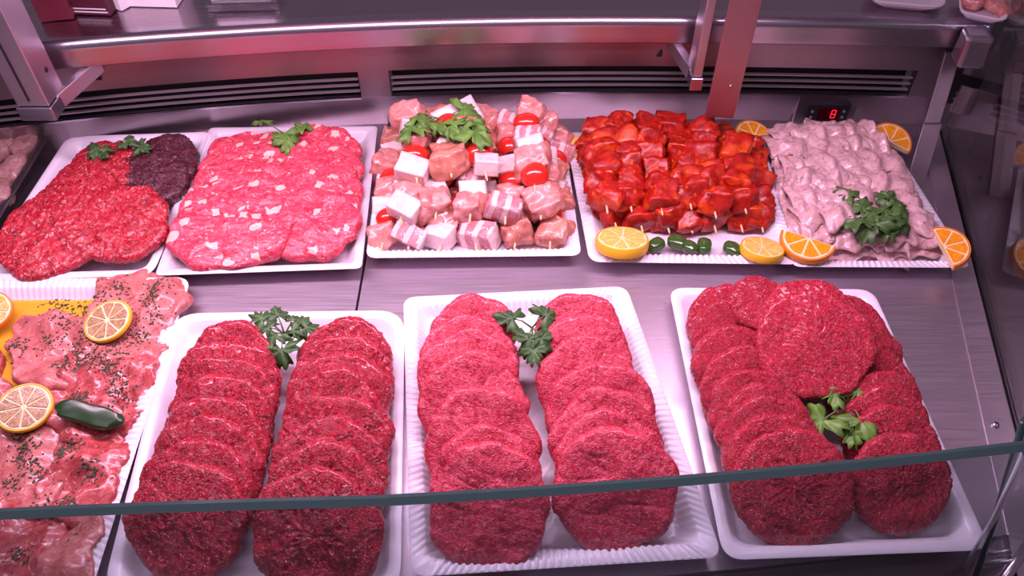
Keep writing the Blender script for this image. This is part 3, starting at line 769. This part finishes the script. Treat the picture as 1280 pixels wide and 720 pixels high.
# ------------------------------------------------------------------ citrus
def citrus(name, Rr, th, loc, rot, kind, half=False, label='', group=None, pulpm=None, cat=None, nseg=9, ang0=0):
    rind, pu = (LEMR, pulpm or LEMP) if kind == 'lemon' else (ORAR, pulpm or ORAP)
    root = link(name, None, loc=loc, rot=rot)
    tag(root, label, cat or (kind+' slice'), group)
    A = math.pi if half else 2*math.pi
    N = 48
    def ring_solid(r0, r1, z0, z1, bulge=0):
        prof = [(r0, z0), (r1*.97, z0), (r1+bulge*0, z0+(z1-z0)*.25), (r1, z0+(z1-z0)*.75), (r1*.97, z1), (r0, z1)]
        vs = []; fs = []; m = len(prof); cnt = N+1 if half else N
        for k in range(cnt):
            a = A*k/N
            for (r, z) in prof: vs.append((r*math.cos(a), r*math.sin(a), z))
        for k in range(N):
            k2 = (k+1) % cnt
            for j in range(m): fs.append((k*m+j, k2*m+j, k2*m+(j+1) % m, k*m+(j+1) % m))
        if half: fs += [tuple(range(m-1, -1, -1)), tuple(N*m+j for j in range(m))]
        return vs, fs
    mb = MB(); mb.add(*ring_solid(Rr*.93, Rr, 0, th)); mb.build('rind', rind, root, True).modifiers.new('e', 'EDGE_SPLIT').split_angle = R(50)
    mb = MB(); mb.add(*ring_solid(0.0005, Rr*.93, .0003, th-.0002)); mb.build('pith', PITH, root, False)
    mb = MB(); n = nseg if not half else max(4, nseg//2)
    for s in range(n):
        a0 = A*s/n+.05; a1 = A*(s+1)/n-.05
        for sg in (0, 1):
            pts = [(Rr*.10*math.cos((a0+a1)/2), Rr*.10*math.sin((a0+a1)/2))]
            for k in range(7):
                a = a0+(a1-a0)*k/6; rr = Rr*.85*(1-.05*abs(k-3)/3)
                pts.append((rr*math.cos(a), rr*math.sin(a)))
            z0, z1 = (th-.0008, th+.0007) if sg else (-.0004, .0008)
            m = len(pts); b = len(mb.v)
            mb.v += [(x, y, z0) for x, y in pts]+[(x, y, z1) for x, y in pts]
            mb.f += [tuple(b+i for i in reversed(range(m))), tuple(b+m+i for i in range(m))]
            mb.f += [(b+i, b+(i+1) % m, b+m+(i+1) % m, b+m+i) for i in range(m)]
    mb.build('pulp', pu, root, False)
    return root
citrus('lemon_slice', .0335, .013, P(777, 309, .024), (R(-17), 0, 0), 'lemon', label='thick lemon slice lying at the front left corner of the red skewer tray')
citrus('lemon_slice', .027, .010, P(951, 317, .022), (R(-15), R(4), 0), 'lemon', label='lemon slice lying at the front right of the red skewer tray beside an orange slice')
citrus('lemon_slice', .020, .006, P(716, 186, .022), (R(14), R(-8), 0), 'lemon', label='small lemon slice at the rear left corner of the red skewer tray')
citrus('lemon_slice', .021, .007, P(921, 184, .030), (R(30), R(35), 0), 'lemon', label='lemon slice leaning beside the rear right of the red skewers')
citrus('orange_slice', .034, .010, P(1009, 303, .030), (R(-12), R(0), R(152)), 'orange', True, label='half orange slice at the front left corner of the pale meat tray')
citrus('orange_slice', .031, .010, P(1177, 314, .028), (R(14), R(8), R(-82)), 'orange', True, label='half orange slice at the front right corner of the pale meat tray')
citrus('orange_slice', .031, .009, P(1109, 181, .030), (R(22), R(12), R(-30)), 'orange', True, label='half orange slice at the rear right corner of the pale meat tray')
citrus('orange_slice', .029, .009, P(939, 175, .028), (R(20), R(5), R(20)), 'orange', True, label='half orange slice at the rear left corner of the pale meat tray')
g = 'green pepper pieces at the front of the red skewer tray'
for i, (x, y, rz) in enumerate(((819, 306, .6), (846, 303, -.5), (862, 309, -.9), (881, 308, 1.4), (914, 311, -.7))):
    me = chunk_mesh('pepper', PEPG, .022, .017, .014, .8, .10, 30+i, 10)
    o = link('pepper_piece', me, loc=P(x, y, .020), rot=(0, 0, rz))
    tag(o, 'small green pepper piece, %s from left in front of the red skewers' % desc[i], 'pepper piece', g)

# ------------------------------------------------------------------ parsley
def leaf_mesh(seed, mat, Rr=.015):
    vs = []; fs = []; N = 72
    rn = random.Random(seed)
    ph = rn.uniform(-.15, .15)
    rows_ = [0, .35, .7, 1.0]
    for rr in rows_[1:]:
        for k in range(N):
            th = -math.pi+2*math.pi*k/N
            lob = .42+.58*max(0, math.cos(1.75*th+ph))**1.0 if abs(th) < 2.55 else .25
            lob = .40+.60*abs(math.cos(th*1.55))**.8 if abs(th) < 2.6 else .22
            ser = 1+.16*math.sin(th*13+seed)*(rr > .9)
            r = Rr*rr*lob*ser
            x, y = r*math.cos(th), r*math.sin(th)
            z = -.25*(x*x+y*y)/Rr+.10*Rr*math.cos(th*6.2)*rr+N3((x, y, 0), 120, seed)*.004*rr
            vs.append((x, y, z))
    vs.append((0, 0, 0)); c = len(vs)-1
    for k in range(N): fs.append((c, k, (k+1) % N))
    for i in range(len(rows_)-2):
        for k in range(N): fs.append((i*N+k, (i+1)*N+k, (i+1)*N+(k+1) % N, i*N+(k+1) % N))
    return mesh('parsley_leaflet', vs, fs, mat)
LM = {}
for mat in (LEAF, LEAFB, LEAFM): LM[mat.name] = [leaf_mesh(s, mat) for s in range(5)]
def parsley(base, leaves, label, mat=LEAF, size=1.0, z=.06, lift=.006):
    """base: pixel of the stem's root; leaves: (x, y, scale)"""
    b = P(base[0], base[1], z-.006)
    root = link('parsley_sprig', None, loc=b); tag(root, label, 'parsley')
    mb = MB()
    for (x, y, s) in leaves:
        e = P(x, y, z+lift)-b; mid = e*.5+Vector((0, 0, .004))
        mb.tube([(0, 0, 0), mid, e], .0011, 6, .0007)
    mb.build('stem', STEM, root, True)
    for i, (x, y, s) in enumerate(leaves):
        e = P(x, y, z+lift)-b
        a = math.atan2(e.y, e.x)
        o = link('leaflet', LM[mat.name][rnd.randrange(5)], root, loc=e, rot=Euler((rnd.uniform(-.3, .5), rnd.uniform(-.25, .35), a)), scale=(s*size,)*3)
        so = o.modifiers.new('s', 'SOLIDIFY'); so.thickness = .0005
parsley((356, 418), [(328, 399, 1.0), (347, 393, .8), (343, 421, 1.1), (352, 438, 1.2), (371, 400, .8), (382, 409, 1.0), (366, 414, .8), (336, 410, .8)],
        'dark green parsley sprig between the rows of deep red patties', LEAF, 1.05, .055)
parsley((665, 410), [(640, 398, 1.1), (683, 394, 1.1), (661, 424, 1.1), (676, 423, 1.1), (667, 438, 1.0)], 'dark green parsley sprig between the rows of rosy patties', LEAF, 1.15, .060)
parsley((1060, 508), [(1057, 478, 1.3), (1071, 490, 1.1), (1044, 492, 1.0), (1028, 525, 1.3), (1077, 526, 1.3), (1066, 541, .9)], 'green parsley sprig between the rows in the right front tray', LEAFB, 1.25, .055)
parsley((1098, 268), [(1063, 242, 1.1), (1078, 258, 1.2), (1072, 275, 1.3), (1090, 280, 1.5), (1105, 262, 1.3), (1118, 255, 1.2), (1122, 272, 1.3), (1108, 280, 1.3), (1093, 268, 1.2), (1112, 246, 1.0)],
        'large green parsley sprig lying on the pale folded meat slices', LEAFM, 1.15, .048)
parsley((558, 150), [(515, 160, 1.4), (532, 152, 1.3), (550, 155, 1.2), (562, 158, 1.3), (580, 137, 1.4), (588, 150, 1.5), (594, 166, 1.6), (578, 162, 1.1), (523, 148, 1.1)],
        'bright parsley sprig on top of the mixed skewer pile', LEAFB, 1.15, .098, .008)
parsley((355, 168), [(326, 151, 1.0), (352, 168, 1.5), (358, 176, 1.2), (378, 157, 1.0)], 'bright parsley sprig on the pink patties with fat cubes', LEAFB, 1.1, .052)
parsley((140, 182), [(122, 186, 1.1), (130, 190, .9), (160, 176, 1.0), (175, 183, .9)], 'small green parsley sprig between the red and dark patties', LEAF, 1.1, .046)

# ------------------------------------------------------------------ pale folded slices (rear right tray)
def fold_mesh(seed, Wd=.078, D=.046, Hh=.017):
    rn = random.Random(seed); vs = []; fs = []; NU, NV = 56, 40
    ph = [rn.uniform(0, 6.3) for _ in range(6)]
    for j in range(NV+1):
        v = j/NV
        for i in range(NU+1):
            u = i/NU; x = (u-.5)*Wd
            # profile: loose S fold, front edge low, doubled over
            if v < .55:
                t = v/.55; y = -D/2+D*t; z = .001+Hh*.28*math.sin(math.pi*t*.9)
            else:
                t = (v-.55)/.45; a = math.pi*min(1, t*2.2); 
                if t < .4: y = D/2+.006*math.sin(math.pi*t/.4); z = .003+Hh*.55*(t/.4)
                else: y = D/2-(D*.80)*(t-.4)/.6; z = Hh*.62+Hh*.34*math.sin(math.pi*(t-.4)/.6)
            wav = (math.sin(u*11+ph[0]+v*3)*.5+math.sin(u*23+ph[1]-v*4)*.28)
            z += wav*.0032*(.3+v)+N3((x, y, v*.02), 60, seed)*.004
            y += math.sin(u*8+ph[2])*.0035+math.sin(u*19+ph[3])*.0018+N3((x, v*.05, 0), 70, seed+5)*.005
            x2 = x*(1-.10*math.sin(v*5+ph[4]))+N3((v*.05, x, 0), 40, seed+8)*.006
            ed = min(u, 1-u)
            if ed < .12: z -= (.12-ed)*.045*(z/Hh)
            vs.append((x2, y, max(z, .0004)))
    for j in range(NV):
        for i in range(NU):
            a = j*(NU+1)+i; fs.append((a, a+1, a+NU+2, a+NU+1))
    return mesh('folded_slice', vs, fs, SLICE)
FM = [fold_mesh(s) for s in range(6)]
rowsy = [(307, 5), (284, 4), (261, 4), (239, 4), (217, 4), (197, 4), (180, 4)]
rown = ['frontmost', 'second', 'third', 'fourth', 'fifth', 'sixth', 'rearmost']
lx = lambda y: 960+(y-165)*.30; rx_ = lambda y: 1090+(y-165)*.545
g = 'pale folded meat slices in the rear right tray'
for r_i, (yy, n) in enumerate(rowsy):
    n = 4
    for c in range(n):
        x0, x1 = lx(yy)+16, rx_(yy)-18
        x = x0+(x1-x0)*(c+.5)/n + rnd.uniform(-3, 3)
        z = .006+ (.011 if r_i else .004) + (c % 2)*.004 + min(r_i, 4)*.0015
        p = P(x, yy-4+rnd.uniform(-2.5, 2.5), z+.006); p.z = DZ+z
        o = link('meat_slice', FM[rnd.randrange(6)], loc=p, rot=(R(10+rnd.uniform(-3, 3)), R(rnd.uniform(-5, 5)), R(rnd.uniform(-24, 16))), scale=(rnd.uniform(.9, 1.15), rnd.uniform(.9, 1.15), rnd.uniform(1.1, 1.6)))
        so = o.modifiers.new('s', 'SOLIDIFY'); so.thickness = .0018
        tag(o, 'pale folded meat slice, %s from left, %s row from front, rear right tray' % (desc[c], rown[r_i]) if 0 < r_i < 6 else
            'pale folded meat slice, %s from left, %s row, rear right tray' % (desc[c], rown[r_i]), 'meat slice', g)

# ------------------------------------------------------------------ marinated cutlets (front left tray)
def slab(name, outline, z, T, mat, label, seed, cat='cutlet', amp=.0004, low=.004, group=None, wave=.004, tiltx=0, nt_=120):
    pts = [P(x, y, z) for x, y in outline]
    cx = sum(p.x for p in pts)/len(pts); cy = sum(p.y for p in pts)/len(pts)
    pol = sorted([(math.atan2(p.y-cy, p.x-cx), math.hypot(p.x-cx, p.y-cy)) for p in pts])
    def rf(th):
        th = (th+math.pi) % (2*math.pi)-math.pi
        n = len(pol)
        for i in range(n):
            a0, r0 = pol[i]; a1, r1 = pol[(i+1) % n]
            if i == n-1:
                a1 += 2*math.pi
                if th < a0: th2 = th+2*math.pi
                else: th2 = th
            else: th2 = th
            if a0 <= th2 <= a1:
                t = (th2-a0)/(a1-a0+1e-9); t = t*t*(3-2*t)
                return (r0+(r1-r0)*t)*(1+.02*math.sin(th*11+seed)+.012*math.sin(th*23+seed*2))
        return pol[0][1]
    h = lambda x, y: wave*(N3((x, y, 0), 22, seed)*1.6+.4*N3((x, y, 0), 60, seed+2))+tiltx*y
    me = disc_mesh(name, rf, T, mat, seed, amp=amp, low=low, fr=120, nt_=nt_, topr=20, hfn=h)
    o = link(name, me, loc=(cx, cy, DZ+z)); tag(o, label, cat, group); return o
g = 'herb marinated cutlets in the left front tray'
# yellow marinade pooled on the tray (liquid)
slab('marinade', [(-60, 372), (10, 362), (130, 366), (125, 400), (100, 440), (60, 480), (40, 560), (-60, 560)], .0075, .003, OIL, 'yellow oily marinade pooled on the left front tray', 90, 'marinade', 0, .0003, wave=.0004)
C = [([(128, 345), (165, 343), (232, 350), (236, 366), (222, 402), (204, 440), (188, 470), (150, 478), (112, 455), (104, 420), (118, 385)], .020, .014, CUTLET, 'long pink marinated cutlet lying at the rear right corner of the left front tray'),
     ([(16, 404), (60, 394), (108, 400), (122, 420), (118, 470), (70, 492), (36, 486), (20, 450), (12, 420)], .017, .014, CUTLET, 'pale pink marinated cutlet in the middle of the left front tray behind the lemon slices'),
     ([(-60, 430), (-14, 435), (-4, 470), (8, 520), (-20, 530), (-60, 480)], .013, .012, CUTLET2, 'marinated cutlet at the left edge under the lower lemon slice'),
     ([(100, 440), (160, 446), (196, 452), (196, 480), (180, 520), (160, 545), (110, 560), (66, 540), (52, 500)], .016, .013, CUTLET2, 'reddish marinated cutlet under the green pepper strip'),
     ([(10, 500), (60, 495), (95, 520), (88, 580), (60, 640), (5, 640), (-30, 580), (-20, 520)], .016, .015, CUTLET, 'pink marinated cutlet below the lower lemon slice in the left front tray'),
     ([(80, 530), (130, 528), (158, 548), (150, 590), (128, 640), (95, 660), (60, 640), (62, 580)], .020, .014, CUTLET2, 'red streaked marinated cutlet below the green pepper strip'),
     ([(-20, 620), (30, 610), (70, 625), (80, 680), (60, 740), (10, 745), (-30, 700)], .014, .015, CUTLET2, 'marinated cutlet at the lower left corner behind the glass edge'),
     ([(70, 640), (110, 620), (130, 650), (122, 690), (105, 735), (70, 742), (55, 690)], .018, .015, CUTLET, 'pink marinated cutlet at the front right of the left front tray, behind the glass')]
for i, (ol_, z, T, mt, lab) in enumerate(C):
    slab('cutlet', ol_, z, T, mt, lab, 40+i*3, group=g, wave=.011 if i > 1 else .008, low=.004)
citrus('lemon_slice', .0275, .005, P(137, 403, .034), (R(10), R(-8), 0), 'lemon', label='herb speckled lemon slice on the rear marinated cutlet', pulpm=LEMP2)
citrus('lemon_slice', .0275, .005, P(32, 511, .031), (R(9), R(8), 0), 'lemon', label='lemon slice at the left edge on the marinated cutlets, beside the green pepper strip', pulpm=LEMP2)
citrus('orange_slice', .026, .007, P(-13, 391, .026), (R(12), R(10), 0), 'orange', label='orange slice cut off by the left edge in the left front tray')
me = chunk_mesh('strip', PEPD, .068, .022, .012, .55, .10, 51, 12)
tag(link('pepper_strip', me, loc=P(113, 519, .036), rot=(R(12), R(6), R(-14))), 'dark green pepper strip lying on the marinated cutlets', 'pepper strip')
# chopped herbs strewn on the cutlets: nobody could count them
mb = MB(); rh = random.Random(3)
depsg = None
bpy.context.view_layer.update()
cut = [o for o in bpy.data.objects if o.name.startswith('cutlet') or o.name.startswith('marinade')]
def top_z(x, y):
    best = None
    for o in cut:
        hit, loc, nrm, fi = o.ray_cast(Vector((x, y, DZ+.2))-o.location, Vector((0, 0, -1)))
        if hit:
            zz = loc.z+o.location.z
            if best is None or zz > best: best = zz
    return best
clus = [(150, 362), (190, 372), (195, 395), (175, 415), (205, 360), (128, 370), (75, 400), (60, 425), (95, 430), (85, 455), (110, 448), (130, 460), (145, 462), (150, 480), (120, 420), (165, 425),
        (20, 560), (35, 575), (45, 590), (80, 568), (95, 555), (20, 690), (85, 630), (60, 635), (100, 500), (150, 500), (115, 590), (30, 545), (12, 600), (140, 440), (160, 400), (65, 370), (98, 375), (20, 430)]
for (cx, cy) in clus:
    for k in range(rh.randrange(35, 75)):
        x = rh.gauss(cx, 9); y = rh.gauss(cy, 7)
        p = P(x, y, .026); z = top_z(p.x, p.y)
        if z is None: continue
        s = rh.uniform(.0007, .0024); a = rh.uniform(0, 3.1)
        c, sn = math.cos(a)*s, math.sin(a)*s
        q = [(p.x+c, p.y+sn), (p.x-sn*.6, p.y+c*.6), (p.x-c, p.y-sn), (p.x+sn*.6, p.y-c*.6)]
        h = rh.uniform(.0004, .0012)
        mb.hexa([(u, v, z-.0006) for u, v in q], [(u*.8+p.x*.2, v*.8+p.y*.2, z+h) for u, v in q])
tag(mb.build('chopped_herbs', HERB), 'dark chopped herbs strewn over the marinated cutlets', 'herbs', kind='stuff')

# ------------------------------------------------------------------ meat in the dark dish
g = 'greyish pink pieces in the dark dish'
for i, (x, y, lab) in enumerate(((2, 190, 'rear left'), (32, 182, 'rear right'), (18, 212, 'middle right'), (-10, 224, 'middle left'), (1, 243, 'frontmost'))):
    me = chunk_mesh('piece', SAUS, .046, .030, .024, .7, .10, 60+i, 14)
    o = link('meat_piece', me, loc=P(x, y, .024), rot=(0, 0, R(60+i*15)))
    tag(o, 'greyish pink meat piece, %s one in view in the dark dish' % lab, 'meat piece', g)

# ------------------------------------------------------------------ things on the worktop
def boxthing(name, x0, x1, ypx, depth, h, mat, label, cat, rz=0, inset_=0):
    a = P(x0, ypx, .187); b = P(x1, ypx, .187)
    w_ = (b-a).length; c = (a+b)/2
    root = link(name, None, loc=c, rot=(0, 0, rz)); tag(root, label, cat)
    mb = MB(); mb.box((-w_/2, 0, 0), (w_/2, depth, h)); o = mb.build('body', mat, root, bevel=.001)
    return root, w_
r0, w0 = boxthing('carton', 88, 140, 19, .05, .09, plain('dark_carton', (.09, .012, .03), .5), 'dark red carton with white print standing on the steel ledge at upper left', 'carton', R(-4))
mb = MB()
for k, (a, b) in enumerate(((.05, .95), (.08, .92))):
    z = .004+k*.0045; mb.box((-w0/2+w0*a, -.0006, z), (-w0/2+w0*b, .0002, z+.0016))
mb.build('printed_lines', WHITE, r0)
r0, w0 = boxthing('leaning_card', 143, 154, 13, .035, .08, WHITE, 'white edged card beside the dark red carton on the steel ledge', 'card', R(-28))
r0, w0 = boxthing('carton', 158, 222, 9, .05, .07, WHITE, 'plain white carton on the steel ledge at upper left', 'carton', R(-3))
mb = MB(); mb.box((-w0/2-.001, -.001, .050), (w0/2+.001, .051, .072)); mb.build('lid', PLASTIC, r0, bevel=.001)
r0, w0 = boxthing('clear_holder', 260, 348, 14, .06, .012, glass('acrylic', (.9, .88, .92), .12), 'clear acrylic holder with white cards on the steel ledge', 'card holder', R(3))
mb = MB(); mb.box((-w0/2+.006, .008, .012), (w0/2-.010, .050, .05)); mb.build('cards', WHITE, r0, bevel=.001)
r0, w0 = boxthing('carton', 52, 92, 26, .05, .09, plain('dark_red_wrap', (.16, .02, .04), .35), 'dark red wrapped packet behind the left steel post', 'packet', R(12))
q = [P(1085, -30, .205), P(1190, -24, .205), P(1180, 9, .205), P(1090, 1, .205)]
t = tray('empty_tray', q, PLASTIC2, rad=.015, rim=.018, label='pale tray on the steel ledge cut off by the top edge', lip=.004); t.location.z = DZ+.187; t['group'] = 'trays on the ledge'
q = [P(1198, -22, .205), P(1268, -10, .205), P(1258, 26, .205), P(1200, 14, .205)]
t = tray('meat_tray', q, PLASTIC, rad=.012, rim=.018, label='small white tray with pink meat on the ledge at upper right', lip=.004, slope=.006); t.location.z = DZ+.187; t['group'] = 'trays on the ledge'
for i, (x, y) in enumerate(((1222, -2), (1245, 6))):
    me = chunk_mesh('bits', CHICK, .045, .024, .014, .6, .2, 80+i, 10)
    tag(link('meat_piece', me, loc=P(x, y, .203), rot=(0, 0, R(40+70*i))), 'pink meat piece lying at the %s of the small ledge tray' % ('left' if i == 0 else 'right'), 'meat piece', 'pieces in the small ledge tray')
